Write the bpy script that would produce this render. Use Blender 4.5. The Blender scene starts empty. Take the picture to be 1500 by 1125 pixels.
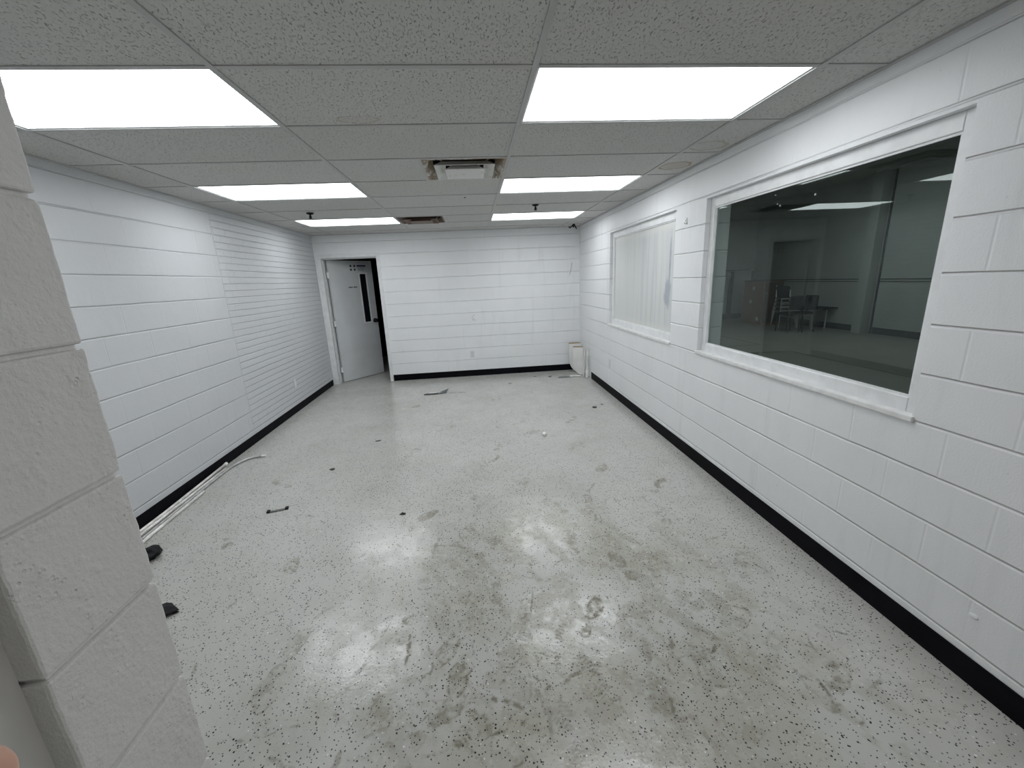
import bpy, bmesh, math, random
from mathutils import Vector, Matrix, noise as mnoise
random.seed(7)
SC = bpy.context.scene
COL = SC.collection
PI = math.pi

# ------------------------------------------------------------------ camera
F_PX, YAW, PITCH, ROLL, CAM_Z = 597.28, 0.0830, -0.2496, -0.0456, 1.6183
fw = Vector((math.sin(YAW)*math.cos(PITCH), math.cos(YAW)*math.cos(PITCH), math.sin(PITCH)))
r0 = Vector((math.cos(YAW), -math.sin(YAW), 0)); u0 = r0.cross(fw)
c_, s_ = math.cos(ROLL), math.sin(ROLL)
CR, CU = r0*c_ + u0*s_, u0*c_ - r0*s_
cam_data = bpy.data.cameras.new('camera')
cam = bpy.data.objects.new('camera', cam_data); COL.objects.link(cam)
cam.matrix_world = Matrix(((CR.x, CU.x, -fw.x, 0), (CR.y, CU.y, -fw.y, 0), (CR.z, CU.z, -fw.z, CAM_Z), (0, 0, 0, 1)))
cam_data.sensor_fit = 'HORIZONTAL'; cam_data.sensor_width = 36.0
cam_data.lens = F_PX*36.0/1500.0
cam_data.clip_start = 0.01; cam_data.clip_end = 100
SC.camera = cam

# ------------------------------------------------------------------ light and exposure
world = bpy.data.worlds.new('world'); SC.world = world; world.use_nodes = True
world.node_tree.nodes['Background'].inputs[0].default_value = (0, 0, 0, 1)
world.node_tree.nodes['Background'].inputs[1].default_value = 0.0
SC.view_settings.view_transform = 'Standard'; SC.view_settings.look = 'None'
SC.view_settings.gamma = 1.0; SC.view_settings.use_curve_mapping = False
SC.view_settings.exposure = 0.0
PANEL = 6.3            # emission of the six lit ceiling panels
PANEL_COL = (0.95, 0.98, 1.0)
ENTRY_W = 6.0         # unseen fill light added in the entry to brighten the block pillar
HALL_W = 42.0          # unseen area lights added in the unlit hall, standing in for daylight

def area(name, loc, sx, sy, watts, color=(1, 1, 1)):
    l = bpy.data.lights.new(name, 'AREA'); l.shape = 'RECTANGLE'; l.size = sx; l.size_y = sy
    l.energy = watts; l.color = color
    o = bpy.data.objects.new(name, l); o.location = loc; COL.objects.link(o); return o
area('hall_fill_light', (6.6, 8.0, 3.52), 2.2, 2.2, HALL_W, (0.93, 1.0, 1.0))
area('hall_fill_light', (4.2, 0.9, 3.52), 1.2, 1.2, HALL_W*.7, (0.93, 1.0, 1.0))  # second added fill, for the window reveal beyond the glass
area('entry_fill_light', (1.2, 0.12, 2.40), 0.5, 0.5, ENTRY_W, (1.0, 0.98, 0.95))

# room measures (metres)
H = 2.4323; XL = -2.4944; XR = 1.8381; YB = 7.0944
T = 0.6096; GX = -0.9147; GY = 1.8601
COURSE = 0.2032

# ------------------------------------------------------------------ node helpers
class G:
    def __init__(s, nt): s.t = nt; s.n = nt.nodes; s.l = nt.links
    def put(s, sock, v):
        if isinstance(v, bpy.types.NodeSocket): s.l.new(v, sock)
        elif v is not None: sock.default_value = v
    def m(s, op, a, b=None, c=None):
        n = s.n.new('ShaderNodeMath'); n.operation = op
        for i, v in enumerate((a, b, c)): s.put(n.inputs[i], v)
        return n.outputs[0]
    def vm(s, op, a, b=None):
        n = s.n.new('ShaderNodeVectorMath'); n.operation = op
        s.put(n.inputs[0], a)
        if b is not None: s.put(n.inputs[1], b)
        return n.outputs['Value'] if op in ('LENGTH', 'DISTANCE') else n.outputs[0]
    def ss(s, v, a, b, lo=0.0, hi=1.0):
        n = s.n.new('ShaderNodeMapRange'); n.interpolation_type = 'SMOOTHSTEP'
        s.put(n.inputs[0], v); s.put(n.inputs[1], a); s.put(n.inputs[2], b); s.put(n.inputs[3], lo); s.put(n.inputs[4], hi)
        return n.outputs[0]
    def pos(s):
        return s.n.new('ShaderNodeNewGeometry').outputs['Position']
    def obj(s):
        return s.n.new('ShaderNodeTexCoord').outputs['Object']
    def sep(s, v):
        n = s.n.new('ShaderNodeSeparateXYZ'); s.put(n.inputs[0], v); return n.outputs
    def comb(s, x, y, z):
        n = s.n.new('ShaderNodeCombineXYZ')
        for i, v in enumerate((x, y, z)): s.put(n.inputs[i], v)
        return n.outputs[0]
    def noise(s, v, scale, detail=2.0, rough=0.5, dist=0.0):
        n = s.n.new('ShaderNodeTexNoise'); s.put(n.inputs['Vector'], v)
        n.inputs['Scale'].default_value = scale; n.inputs['Detail'].default_value = detail
        n.inputs['Roughness'].default_value = rough; n.inputs['Distortion'].default_value = dist
        return n.outputs[0]
    def vor(s, v, scale, feature='F1'):
        n = s.n.new('ShaderNodeTexVoronoi'); n.feature = feature; s.put(n.inputs['Vector'], v)
        n.inputs['Scale'].default_value = scale
        return n.outputs
    def mix(s, f, a, b):
        n = s.n.new('ShaderNodeMix'); n.data_type = 'RGBA'
        s.put(n.inputs[0], f); s.put(n.inputs[6], a); s.put(n.inputs[7], b)
        return n.outputs[2]
    def bump(s, h, dist, strength=1.0, normal=None):
        n = s.n.new('ShaderNodeBump'); s.put(n.inputs['Height'], h)
        n.inputs['Distance'].default_value = dist; n.inputs['Strength'].default_value = strength
        if normal is not None: s.put(n.inputs['Normal'], normal)
        return n.outputs[0]

def rgb(r, g, b): return (r, g, b, 1.0)
def newmat(name):
    m = bpy.data.materials.new(name); m.use_nodes = True
    g = G(m.node_tree); b = m.node_tree.nodes['Principled BSDF']
    return m, g, b
def simple(name, col, rough=0.5, metal=0.0, var=0.08, scale=30.0, bump=0.0, spec=0.5):
    m, g, b = newmat(name)
    n = g.noise(g.obj(), scale, 3.0)
    k = g.ss(n, 0.3, 0.7)
    lo = rgb(*[max(0, c*(1-var)) for c in col]); hi = rgb(*[min(1, c*(1+var)) for c in col])
    g.put(b.inputs['Base Color'], g.mix(k, lo, hi))
    b.inputs['Roughness'].default_value = rough; b.inputs['Metallic'].default_value = metal
    b.inputs['Specular IOR Level'].default_value = spec
    if bump: g.put(b.inputs['Normal'], g.bump(n, bump))
    return m

WHITE = (0.80, 0.815, 0.835)
def wall_paint(name, axis, c0, brick_from=None, hj=1.0, seams=(), white=WHITE):
    """painted masonry: running-bond joints tooled into the surface"""
    m, g, b = newmat(name)
    P = g.pos(); x, y, z = g.sep(P)
    u = (x, y)[axis]
    warp = g.m('MULTIPLY', g.m('SUBTRACT', g.noise(P, 3.0, 1.0), 0.5), 0.008)
    zz = g.m('ADD', z, warp)
    def joints(h, w, c, wid, vs):
        t = g.m('DIVIDE', g.m('SUBTRACT', zz, c), h)
        row = g.m('FLOOR', t); fr = g.m('SUBTRACT', t, row)
        d = g.m('MULTIPLY', g.m('MINIMUM', fr, g.m('SUBTRACT', 1.0, fr)), h)
        gh = g.ss(d, 0.001, wid, 1.0, 0.0)
        odd = g.m('MODULO', g.m('ADD', row, 20.0), 2.0)
        uu = g.m('ADD', g.m('DIVIDE', g.m('ADD', u, 0.07), w), g.m('MULTIPLY', odd, 0.5))
        fu = g.m('FRACT', g.m('ADD', uu, 50.0))
        dv = g.m('MULTIPLY', g.m('MINIMUM', fu, g.m('SUBTRACT', 1.0, fu)), w)
        gv = g.ss(dv, 0.001, wid*0.9, 1.0, 0.0)
        pn = g.ss(g.noise(P, 1.9, 1.0), 0.38, 0.62, 0.05, 1.0)
        ph = g.ss(g.noise(g.vm('ADD', P, (7.3, 2.1, 4.4)), 1.6, 2.0), 0.30, 0.55, 0.45, 1.0)
        return g.m('MAXIMUM', g.m('MULTIPLY', g.m('MULTIPLY', gh, ph), hj), g.m('MULTIPLY', g.m('MULTIPLY', gv, pn), vs))
    gr = joints(COURSE, 2*COURSE, c0, 0.0085, 0.24)
    if brick_from is not None:
        gb = joints(COURSE/3, COURSE*1.02, c0, 0.0075, 0.55)
        k = g.m('GREATER_THAN', u, brick_from)
        gr = g.m('ADD', g.m('MULTIPLY', gr, g.m('SUBTRACT', 1.0, k)), g.m('MULTIPLY', gb, k))
        sd = g.m('ABSOLUTE', g.m('SUBTRACT', u, brick_from))
        gr = g.m('MAXIMUM', gr, g.ss(sd, 0.001, 0.007, 0.7, 0.0))
    for sx in seams:
        sd = g.m('ABSOLUTE', g.m('SUBTRACT', u, sx))
        gr = g.m('MAXIMUM', gr, g.ss(sd, 0.001, 0.008, 1.0, 0.0))
    tex = g.noise(P, 130.0, 3.0, 0.6)
    big = g.noise(P, 14.0, 2.0)
    h = g.m('ADD', g.m('MULTIPLY', gr, -1.0), g.m('ADD', g.m('MULTIPLY', tex, 0.16), g.m('MULTIPLY', big, 0.22)))
    g.put(b.inputs['Normal'], g.bump(h, 0.0048))
    sm = g.ss(g.noise(P, 1.1, 4.0, 0.6), 0.35, 0.7)
    streak = g.noise(g.comb(g.m('MULTIPLY', x, 7.0), g.m('MULTIPLY', y, 7.0), g.m('MULTIPLY', z, 0.7)), 1.6, 4.0, 0.6)
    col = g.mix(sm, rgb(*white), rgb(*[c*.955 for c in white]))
    col = g.mix(g.ss(streak, 0.55, 0.78, 0.0, 0.30), col, rgb(0.66, 0.675, 0.69))
    speck = g.ss(g.noise(g.vm('ADD', P, (3.1, 9.2, 5.5)), 30.0, 2.0), 0.75, 0.80, 0.0, 0.35)
    col = g.mix(speck, col, rgb(0.45, 0.45, 0.45))
    g.put(b.inputs['Base Color'], col)
    b.inputs['Roughness'].default_value = 0.42; b.inputs['Specular IOR Level'].default_value = 0.4
    return m

# ------------------------------------------------------------------ floor dirt (boot prints, scuffs, film) kept as a mesh attribute
import numpy as np
def px_floor(px, py):
    d = fw + CR*((px-750)/F_PX) - CU*((py-562.5)/F_PX)
    t = -CAM_Z/d.z
    return d.x*t, d.y*t
RNG = np.random.default_rng(11)
LAT = RNG.random((256, 256))
def vnoise(x, y):
    xi, yi = np.floor(x).astype(int), np.floor(y).astype(int); fx, fy = x-xi, y-yi
    fx, fy = fx*fx*(3-2*fx), fy*fy*(3-2*fy)
    q = lambda i, j: LAT[i % 256, j % 256]
    return (q(xi, yi)*(1-fx)+q(xi+1, yi)*fx)*(1-fy) + (q(xi, yi+1)*(1-fx)+q(xi+1, yi+1)*fx)*fy
def fbm(x, y, sc, oc=4, ro=.55, ox=0.0):
    s, a, n = 0, 1.0, 0
    for k in range(oc):
        s = s + a*vnoise(x*sc+ox+k*17.3, y*sc+ox*1.7+k*9.1); n += a; a *= ro; sc *= 2.03
    return s/n
def sstep(v, a, b):
    t = np.clip((v-a)/(b-a), 0, 1); return t*t*(3-2*t)
PRINTS = [
    (835, 793, .1, 1.0, 1), (680, 785, .5, .7, 0), (717, 800, .7, .8, 1), (765, 712, .4, .7, 1), (697, 730, -.3, .6, 1),
    (860, 737, .15, .8, 0), (815, 742, -.5, .6, 0), (910, 827, -.2, .9, .3), (953, 822, .3, .9, 0), (965, 712, .7, .9, 0),
    (968, 752, .1, .5, 0), (617, 760, .9, .8, 0), (730, 857, .2, .6, 0), (815, 935, .15, .9, 1), (590, 938, .1, .6, 1),
    (872, 985, -.15, .9, .8), (865, 902, .6, 1.0, 0), (770, 905, .2, .5, .4), (645, 968, .5, .8, 0), (668, 1012, .1, .9, 0),
    (695, 1042, .5, .9, 1), (640, 1055, .9, .7, 0), (830, 1060, -.3, .6, .6), (335, 788, -.4, .7, 0), (420, 840, -.05, .9, .3),
    (412, 708, -.9, .6, 0), (425, 955, .2, .6, 0), (385, 1035, -.4, .5, 0), (733, 653, .5, .9, 1), (718, 675, .7, 1.0, 0),
    (601, 597, 1.2, .9, 0), (654, 627, .9, 1.0, 0), (836, 615, .6, .7, 0), (765, 618, .9, .8, 0), (843, 652, .8, .8, 0),
    (879, 690, .6, .8, .4), (606, 662, .5, .6, 0), (722, 586, 1.0, .6, 0), (776, 634, 1.2, .7, 0), (945, 965, .2, .6, .6),
    (1060, 890, -.3, .5, .4), (1020, 965, .7, .6, 1), (1222, 1003, .9, .7, 0), (1090, 828, .5, .4, 0), (960, 1045, .5, .7, .5), (560, 1065, -.3, .7, .3)]
def floor_dirt(X, Y):
    mark = np.zeros_like(X); film = np.zeros_like(X)
    fine = fbm(X, Y, 38, 3, .6, 3.0); mid = fbm(X, Y, 13, 4, .6, 8.0); big = fbm(X, Y, 3.1, 5, .6, 21.0)
    brk = sstep(mid*.6+fine*.4, .40, .56)
    for k, (a, b_, rot, st, tr) in enumerate(PRINTS):
        cx, cy = px_floor(a, b_)
        i = np.where((np.abs(X-cx) < .2) & (np.abs(Y-cy) < .2))
        dx, dy = X[i]-cx, Y[i]-cy; c, s_ = math.cos(rot), math.sin(rot)
        px_, py_ = dx*c-dy*s_, dx*s_+dy*c
        w = (fine[i]-.5)*.9 + (mid[i]-.5)*1.1
        l = np.minimum(np.hypot(px_/.050, (py_-.05)/.098), np.hypot((px_-.004)/.038, (py_+.098)/.045)) + w*.5
        body = 1-sstep(l, .82, 1.02); rim = sstep(l, .70, .88)*body
        tread = sstep(np.sin((py_+np.abs(px_)*.5)*2*PI/.019 + k), -.15, .45)
        side = px_*math.cos(k*2.4)/.06 + py_*math.sin(k*2.4)/.13          # each print only partly pressed
        part = sstep(side + (mid[i]-.5)*4.0 + (fine[i]-.5)*2.0, -.75, .35)
        patt = (tr*tread + (1-tr)*(.35+.55*rim+.35*sstep(fine[i], .5, .6)))*(.12+.88*part)
        m_ = body*patt*st*(.15+.85*sstep(mid[i]*.5+fine[i]*.5, .43, .53))
        mark[i] = np.maximum(mark[i], m_); film[i] = np.maximum(film[i], body*st*.40*part)
    zone = np.maximum(1-sstep(np.hypot((X-.35)/1.6, (Y-1.6)/1.5), .25, 1.0), .7*(1-sstep(np.hypot((X-1.0)/1.0, (Y-1.05)/.8), .2, 1.0)))
    rr = random.Random(5)
    for k in range(230):                                        # scuff curls and drag marks
        if k < 150: cx, cy = rr.gauss(.35, .75), 1.02+abs(rr.gauss(0, .55))
        else: cx, cy = rr.uniform(-2.1, 1.6), rr.uniform(1.2, 5.2)
        R_ = rr.choice((.03, .05, .08, .14, .3, .6)); a0 = rr.uniform(0, 6.28); span = rr.uniform(.5, 2.2)*min(1, .12/R_)
        i = np.where((np.abs(X-cx) < .3) & (np.abs(Y-cy) < .3))
        if len(i[0]) == 0: continue
        ox, oy = cx-R_*math.cos(a0), cy-R_*math.sin(a0)
        d = np.hypot(X[i]-ox, Y[i]-oy); an = (np.arctan2(Y[i]-oy, X[i]-ox)-a0+PI) % (2*PI)-PI
        w = rr.choice((.003, .003, .005, .009))
        m_ = (1-sstep(np.abs(d-R_+(mid[i]-.5)*.03+(fine[i]-.5)*.008), w*.5, w+.0025))*(1-sstep(np.abs(an), span*.35, span*.5))*rr.uniform(.35, .95)*(.1+.9*sstep(fine[i], .42, .56))
        mark[i] = np.maximum(mark[i], m_)
    grime = sstep(fbm(X, Y, 8.0, 5, .68, 40.0), .53, .66)*(zone*.55+.08)
    film = np.maximum(film, sstep(big, .42, .66)*(zone*.34+.10))
    smear = sstep(fbm(X*1.0+Y*.6, Y*.35-X*.3, 10, 4, .6, 60.0), .55, .70)*(zone*.5+.10)
    return np.clip(mark, 0, 1), np.clip(film, 0, 1), np.clip(np.maximum(grime, smear), 0, 1)
def floor_mat():
    m, g, b = newmat('flecked_epoxy_floor')
    P = g.pos(); x, y, z = g.sep(P)
    P2 = g.comb(x, y, 0.0)
    at = g.n.new('ShaderNodeAttribute'); at.attribute_name = 'dirt'
    mark, film, grime = g.sep(at.outputs['Vector'])
    n1 = g.noise(P2, 1.3, 2.0, 0.6)
    base = g.mix(g.ss(n1, 0.3, 0.7), rgb(0.485, 0.485, 0.458), rgb(0.53, 0.53, 0.505))
    wob = g.noise(P2, 60.0, 1.0)
    Pw = g.vm('ADD', P2, g.comb(g.m('MULTIPLY', wob, 0.006), g.m('MULTIPLY', wob, -0.004), 0.0))
    def flakes(scale, off, rad, f0, f1):
        v = g.vor(g.vm('ADD', Pw, off), scale)
        hit = g.ss(v['Distance'], rad*0.8, rad, 1.0, 0.0)
        rnd = g.sep(v['Color'])[0]
        inn = lambda a, b_: g.m('MULTIPLY', g.m('GREATER_THAN', rnd, a), g.m('LESS_THAN', rnd, b_))
        return g.m('MULTIPLY', hit, inn(0.0, f0)), g.m('MULTIPLY', hit, inn(1-f1, 1.0))
    d1, w1 = flakes(48.0, (0, 0, 0), 0.19, 0.74, 0.03)
    d2, w2 = flakes(85.0, (5.3, 1.7, 0), 0.24, 0.58, 0.03)
    dk = g.m('MAXIMUM', d1, d2); wt = g.m('MAXIMUM', w1, w2)
    col = g.mix(film, base, rgb(0.37, 0.35, 0.265))
    col = g.mix(g.m('MULTIPLY', grime, 0.6), col, rgb(0.22, 0.20, 0.135))
    col = g.mix(g.m('MULTIPLY', mark, 0.9), col, rgb(0.115, 0.102, 0.058))
    crumbs = g.m('MULTIPLY', g.ss(g.noise(P2, 85.0, 3.0, 0.7), 0.60, 0.66), g.m('ADD', 0.12, g.m('MULTIPLY', g.m('MAXIMUM', film, grime), 1.2)))
    col = g.mix(g.m('MULTIPLY', crumbs, 0.75), col, rgb(0.12, 0.11, 0.08))
    col = g.mix(dk, col, rgb(0.025, 0.025, 0.025))
    col = g.mix(g.m('MULTIPLY', wt, 0.9), col, rgb(0.80, 0.80, 0.78))
    g.put(b.inputs['Base Color'], col)
    dirt = g.m('MAXIMUM', mark, g.m('MULTIPLY', g.m('MAXIMUM', film, grime), 0.5))
    rn = g.ss(g.noise(P2, 7.0, 4.0, 0.7), 0.38, 0.62, 0.09, 0.24)
    g.put(b.inputs['Roughness'], g.m('ADD', rn, g.m('MULTIPLY', dirt, 0.30)))
    b.inputs['Specular IOR Level'].default_value = 0.62
    g.put(b.inputs['Normal'], g.bump(g.m('ADD', g.noise(P2, 50.0, 3.0, 0.65), g.m('MULTIPLY', g.noise(P2, 9.0, 1.0), 2.0)), 0.0010))
    return m

# ------------------------------------------------------------------ mesh helpers
def add_box(bm, a, b, bev=0.0, seg=1):
    cx, cy, cz = [(a[i]+b[i])/2 for i in range(3)]
    M = Matrix.Translation((cx, cy, cz)) @ Matrix.Diagonal((b[0]-a[0], b[1]-a[1], b[2]-a[2], 1))
    r = bmesh.ops.create_cube(bm, size=1.0, matrix=M)
    if bev:
        es = list({e for v in r['verts'] for e in v.link_edges})
        bmesh.ops.bevel(bm, geom=es, offset=bev, segments=seg, affect='EDGES', profile=0.5)
def add_prism(bm, pts, z0, z1):
    lo = [bm.verts.new((p[0], p[1], z0)) for p in pts]; hi = [bm.verts.new((p[0], p[1], z1)) for p in pts]
    bm.faces.new(lo[::-1]); bm.faces.new(hi)
    n = len(pts)
    for i in range(n): bm.faces.new((lo[i], lo[(i+1) % n], hi[(i+1) % n], hi[i]))
def add_tube(bm, pts, r, seg=10, r1=None):
    pts = [Vector(p) for p in pts]; rings = []
    n = len(pts); up = None
    for i, p in enumerate(pts):
        t = (pts[min(i+1, n-1)] - pts[max(i-1, 0)]).normalized()
        if up is None: up = Vector((0, 0, 1)) if abs(t.z) < .9 else Vector((1, 0, 0))
        a = t.cross(up).normalized(); b = a.cross(t).normalized(); up = b
        rr = r if r1 is None else r + (r1-r)*i/(n-1)
        rings.append([bm.verts.new(p + (a*math.cos(k*2*PI/seg) + b*math.sin(k*2*PI/seg))*rr) for k in range(seg)])
    for i in range(n-1):
        for k in range(seg): bm.faces.new((rings[i][k], rings[i][(k+1) % seg], rings[i+1][(k+1) % seg], rings[i+1][k]))
    bm.faces.new(rings[0][::-1]); bm.faces.new(rings[-1])
def add_lathe(bm, prof, seg=20, M=Matrix.Identity(4)):
    rings = [[bm.verts.new(M @ Vector((r*math.cos(k*2*PI/seg), r*math.sin(k*2*PI/seg), z))) for k in range(seg)] for r, z in prof]
    for i in range(len(rings)-1):
        for k in range(seg): bm.faces.new((rings[i][k], rings[i][(k+1) % seg], rings[i+1][(k+1) % seg], rings[i+1][k]))
    bm.faces.new(rings[0][::-1]); bm.faces.new(rings[-1])
def add_frustum_ring(bm, loops):
    """loops: list of (half_x, half_y, z) rectangles joined by faces, open at both ends"""
    L = [[bm.verts.new((sx*hx, sy*hy, z)) for sx, sy in ((-1, -1), (1, -1), (1, 1), (-1, 1))] for hx, hy, z in loops]
    for i in range(len(L)-1):
        for k in range(4): bm.faces.new((L[i][k], L[i][(k+1) % 4], L[i+1][(k+1) % 4], L[i+1][k]))
    return L
def obj(name, bm, mat, parent=None, smooth=False):
    bmesh.ops.recalc_face_normals(bm, faces=bm.faces)
    me = bpy.data.meshes.new(name); bm.to_mesh(me); bm.free(); me.materials.append(mat)
    if smooth:
        for p in me.polygons: p.use_smooth = True
    o = bpy.data.objects.new(name, me); COL.objects.link(o)
    if parent: o.parent = parent
    return o
def tag(o, label, cat, group=None, kind=None):
    o['label'] = label; o['category'] = cat
    if group: o['group'] = group
    if kind: o['kind'] = kind
    return o
def thing(name, label, cat, loc=(0, 0, 0), rot=(0, 0, 0), group=None):
    o = bpy.data.objects.new(name, None); COL.objects.link(o); o.location = loc; o.rotation_euler = rot
    o.empty_display_size = 0.1
    return tag(o, label, cat, group)
def struct(name, bm, mat, label, cat, parent=None):
    o = obj(name, bm, mat, parent); o['kind'] = 'structure'
    if parent is None: o['label'] = label; o['category'] = cat
    return o
def boxes(*bb, bev=0.0):
    bm = bmesh.new()
    for a, b in bb: add_box(bm, a, b, bev)
    return bm
def copy_tree(root, loc, label, rot=None):
    def cp(o, par):
        c = o.copy(); COL.objects.link(c)
        if par is not None: c.parent = par
        for ch in list(o.children): cp(ch, c)
        return c
    r = cp(root, None); r.location = loc; r['label'] = label
    if rot is not None: r.rotation_euler = rot
    return r

# ------------------------------------------------------------------ materials
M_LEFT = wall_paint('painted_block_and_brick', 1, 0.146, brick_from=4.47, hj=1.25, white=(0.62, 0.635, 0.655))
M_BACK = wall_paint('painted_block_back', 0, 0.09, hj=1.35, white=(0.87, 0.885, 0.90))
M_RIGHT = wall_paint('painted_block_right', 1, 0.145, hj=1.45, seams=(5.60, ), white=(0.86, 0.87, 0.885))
M_FRONT, g, b = newmat('stippled_painted_block')
P = g.pos()
pits = g.ss(g.vor(P, 95.0)['Distance'], 0.12, 0.3)
patch = g.ss(g.noise(P, 20.0, 3.0), 0.5, 0.7)
hh = g.m('ADD', g.m('MULTIPLY', g.noise(P, 190.0, 4.0, 0.6), 0.45), g.m('ADD', g.m('MULTIPLY', g.noise(P, 60.0, 2.0), 0.35), g.m('MULTIPLY', g.m('MULTIPLY', pits, patch), 0.45)))
g.put(b.inputs['Normal'], g.bump(hh, 0.0034))
g.put(b.inputs['Base Color'], g.mix(g.noise(P, 6.0, 3.0), rgb(0.72, 0.715, 0.70), rgb(0.77, 0.765, 0.75)))
b.inputs['Roughness'].default_value = 0.5
M_TRIM = simple('white_painted_trim', (0.80, 0.81, 0.82), 0.4, var=0.05, scale=12, bump=0.0006)
M_BASE = simple('black_vinyl_base', (0.004, 0.004, 0.006), 0.55, var=0.3, scale=8, spec=0.08)
M_FLOOR = floor_mat()
M_DOOR = simple('grey_white_door_paint', (0.62, 0.64, 0.65), 0.45, var=0.05, scale=3)
M_BLACK = simple('black_plastic', (0.008, 0.008, 0.009), 0.5, var=0.2, spec=0.2)
M_DARKGLASS = simple('dark_wired_glass', (0.008, 0.009, 0.012), 0.12, var=0.1)
M_STEEL = simple('brushed_steel', (0.55, 0.55, 0.55), 0.35, 1.0)
M_PVC = simple('white_pvc', (0.74, 0.73, 0.70), 0.4, var=0.12, scale=9)
M_OFFWHITE = simple('off_white_panel', (0.80, 0.80, 0.78), 0.5, var=0.06, scale=6)
M_BROWNEDGE = simple('brown_raw_edge', (0.36, 0.27, 0.17), 0.8, var=0.4, scale=40)
M_CHIP = simple('dark_vinyl_scrap', (0.05, 0.055, 0.055), 0.5, var=0.3)
M_CHIPGREY = simple('grey_vinyl_scrap', (0.13, 0.14, 0.14), 0.5, var=0.3)
M_PLATE = simple('painted_over_plate', (0.74, 0.75, 0.765), 0.4, var=0.03)

# ------------------------------------------------------------------ ceiling
def ceiling_mat():
    m, g, b = newmat('fissured_ceiling_tile')
    P = g.pos(); x, y, z = g.sep(P)
    tx = g.m('FLOOR', g.m('DIVIDE', g.m('SUBTRACT', x, GX), 2*T)); ty = g.m('FLOOR', g.m('DIVIDE', g.m('SUBTRACT', y, GY), T))
    wn = g.n.new('ShaderNodeTexWhiteNoise'); wn.noise_dimensions = '2D'; g.put(wn.inputs['Vector'], g.comb(tx, ty, 0))
    tone = wn.outputs['Value']
    P2 = g.comb(x, g.m('MULTIPLY', y, 0.75), 0)
    f1 = g.noise(g.comb(g.m('MULTIPLY', x, 1.0), g.m('MULTIPLY', y, 0.45), 0), 150.0, 2.0, 0.5, 0.8)
    f2 = g.noise(P2, 330.0, 1.0)
    fis = g.m('MAXIMUM', g.ss(f1, 0.605, 0.68), g.ss(f2, 0.70, 0.76, 0.0, 0.7))
    base = g.mix(tone, rgb(0.58, 0.58, 0.565), rgb(0.62, 0.62, 0.605))
    base = g.mix(g.m('MULTIPLY', g.ss(g.noise(P, 1.7, 4.0), 0.45, 0.75), 0.25), base, rgb(0.62, 0.60, 0.55))
    col = g.mix(g.m('MULTIPLY', fis, 0.66), base, rgb(0.13, 0.13, 0.125))
    wob = g.m('MULTIPLY', g.m('SUBTRACT', g.noise(P, 9.0, 3.0), 0.5), 0.5)
    for cx, cy, rx, ry, k, fill in ((1.66, 3.42, .12, .12, .75, .35), (1.65, 2.93, .13, .10, .42, .05), (-.52, 2.39, .11, .05, .35, .25)):
        d = g.m('ADD', g.vm('LENGTH', g.vm('MULTIPLY', g.vm('SUBTRACT', g.comb(x, y, 0), (cx, cy, 0)), (1/rx, 1/ry, 0))), wob)
        ring = g.m('MULTIPLY', g.ss(d, 0.72, 0.95), g.ss(d, 0.97, 1.06, 1.0, 0.0))
        inn = g.m('MULTIPLY', g.ss(d, 0.6, 1.0, 1.0, 0.0), fill)
        col = g.mix(g.m('MULTIPLY', g.m('MAXIMUM', ring, inn), k), col, rgb(0.34, 0.26, 0.15))
    g.put(b.inputs['Base Color'], col)
    b.inputs['Roughness'].default_value = 0.9; b.inputs['Specular IOR Level'].default_value = 0.15
    g.put(b.inputs['Normal'], g.bump(g.m('MULTIPLY', fis, -1.0), 0.002))
    return m
M_TILE = ceiling_mat()
M_GRID = simple('white_ceiling_grid', (0.49, 0.49, 0.485), 0.5, var=0.05, scale=5)
TZ = H + 0.006
xs = [XL-.02, GX-2*T, GX, GX+2*T, GX+4*T, XR+.02]
ys = [GY+T*j for j in range(-6, 9)]; ys = [-1.52] + [v for v in ys if v > -1.4] + [YB+.02]
LIGHT_CELLS = {(i, j) for i in (1, 3) for j in (0, 3, 6)}
def cell_index(i, j):   # index of column cell and grid row of a y-interval start
    return i, round((ys[j]-GY)/T)
bm = bmesh.new(); gb = bmesh.new()
for i in range(len(xs)-1):
    for j in range(len(ys)-1):
        row = round((ys[j]-GY)/T) if j > 0 else -99
        a0, a1, b0, b1 = xs[i], xs[i+1], ys[j], ys[j+1]
        if j > 0 and (i, row) in LIGHT_CELLS: continue
        if i == 2 and row == 2 and j > 0: a1 = GX+T     # first air diffuser fills the right half of this bay
        if i == 2 and row == 6 and j > 0: a0 = GX+T     # second fills the left half of this bay
        add_box(bm, (a0+.002, b0+.002, TZ), (a1-.002, b1-.002, TZ+.018))
ceil = struct('ceiling', bm, M_TILE, 'grey white suspended ceiling of fissured mineral tiles', 'ceiling')
W = 0.012
for xv in xs[1:-1]: add_box(gb, (xv-W, -1.5, H), (xv+W, YB, TZ-.0005))
for j, yv in enumerate(ys[1:-1]):
    for i in range(len(xs)-1):
        add_box(gb, (xs[i]+W, yv-W, H+.0015), (xs[i+1]-W, yv+W, TZ-.0006))
add_box(gb, (GX+T-W, GY+2*T+W, H+.0015), (GX+T+W, GY+3*T-W, TZ-.0006))
add_box(gb, (GX+T-W, GY+6*T+W, H+.0015), (GX+T+W, GY+7*T-W, TZ-.0006))
add_box(gb, (XL, -1.5, H-.001), (XL+.022, YB, TZ-.001)); add_box(gb, (XR-.022, -1.5, H-.001), (XR, YB, TZ-.001))
add_box(gb, (XL, YB-.022, H-.001), (XR, YB, TZ-.001))
struct('ceiling_grid', gb, M_GRID, '', '', ceil)
bm = boxes(((XL-.2, -1.52, H+.30), (XR, YB+.2, H+.34)))
struct('ceiling_slab', bm, M_TRIM, '', '', ceil)

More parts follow.
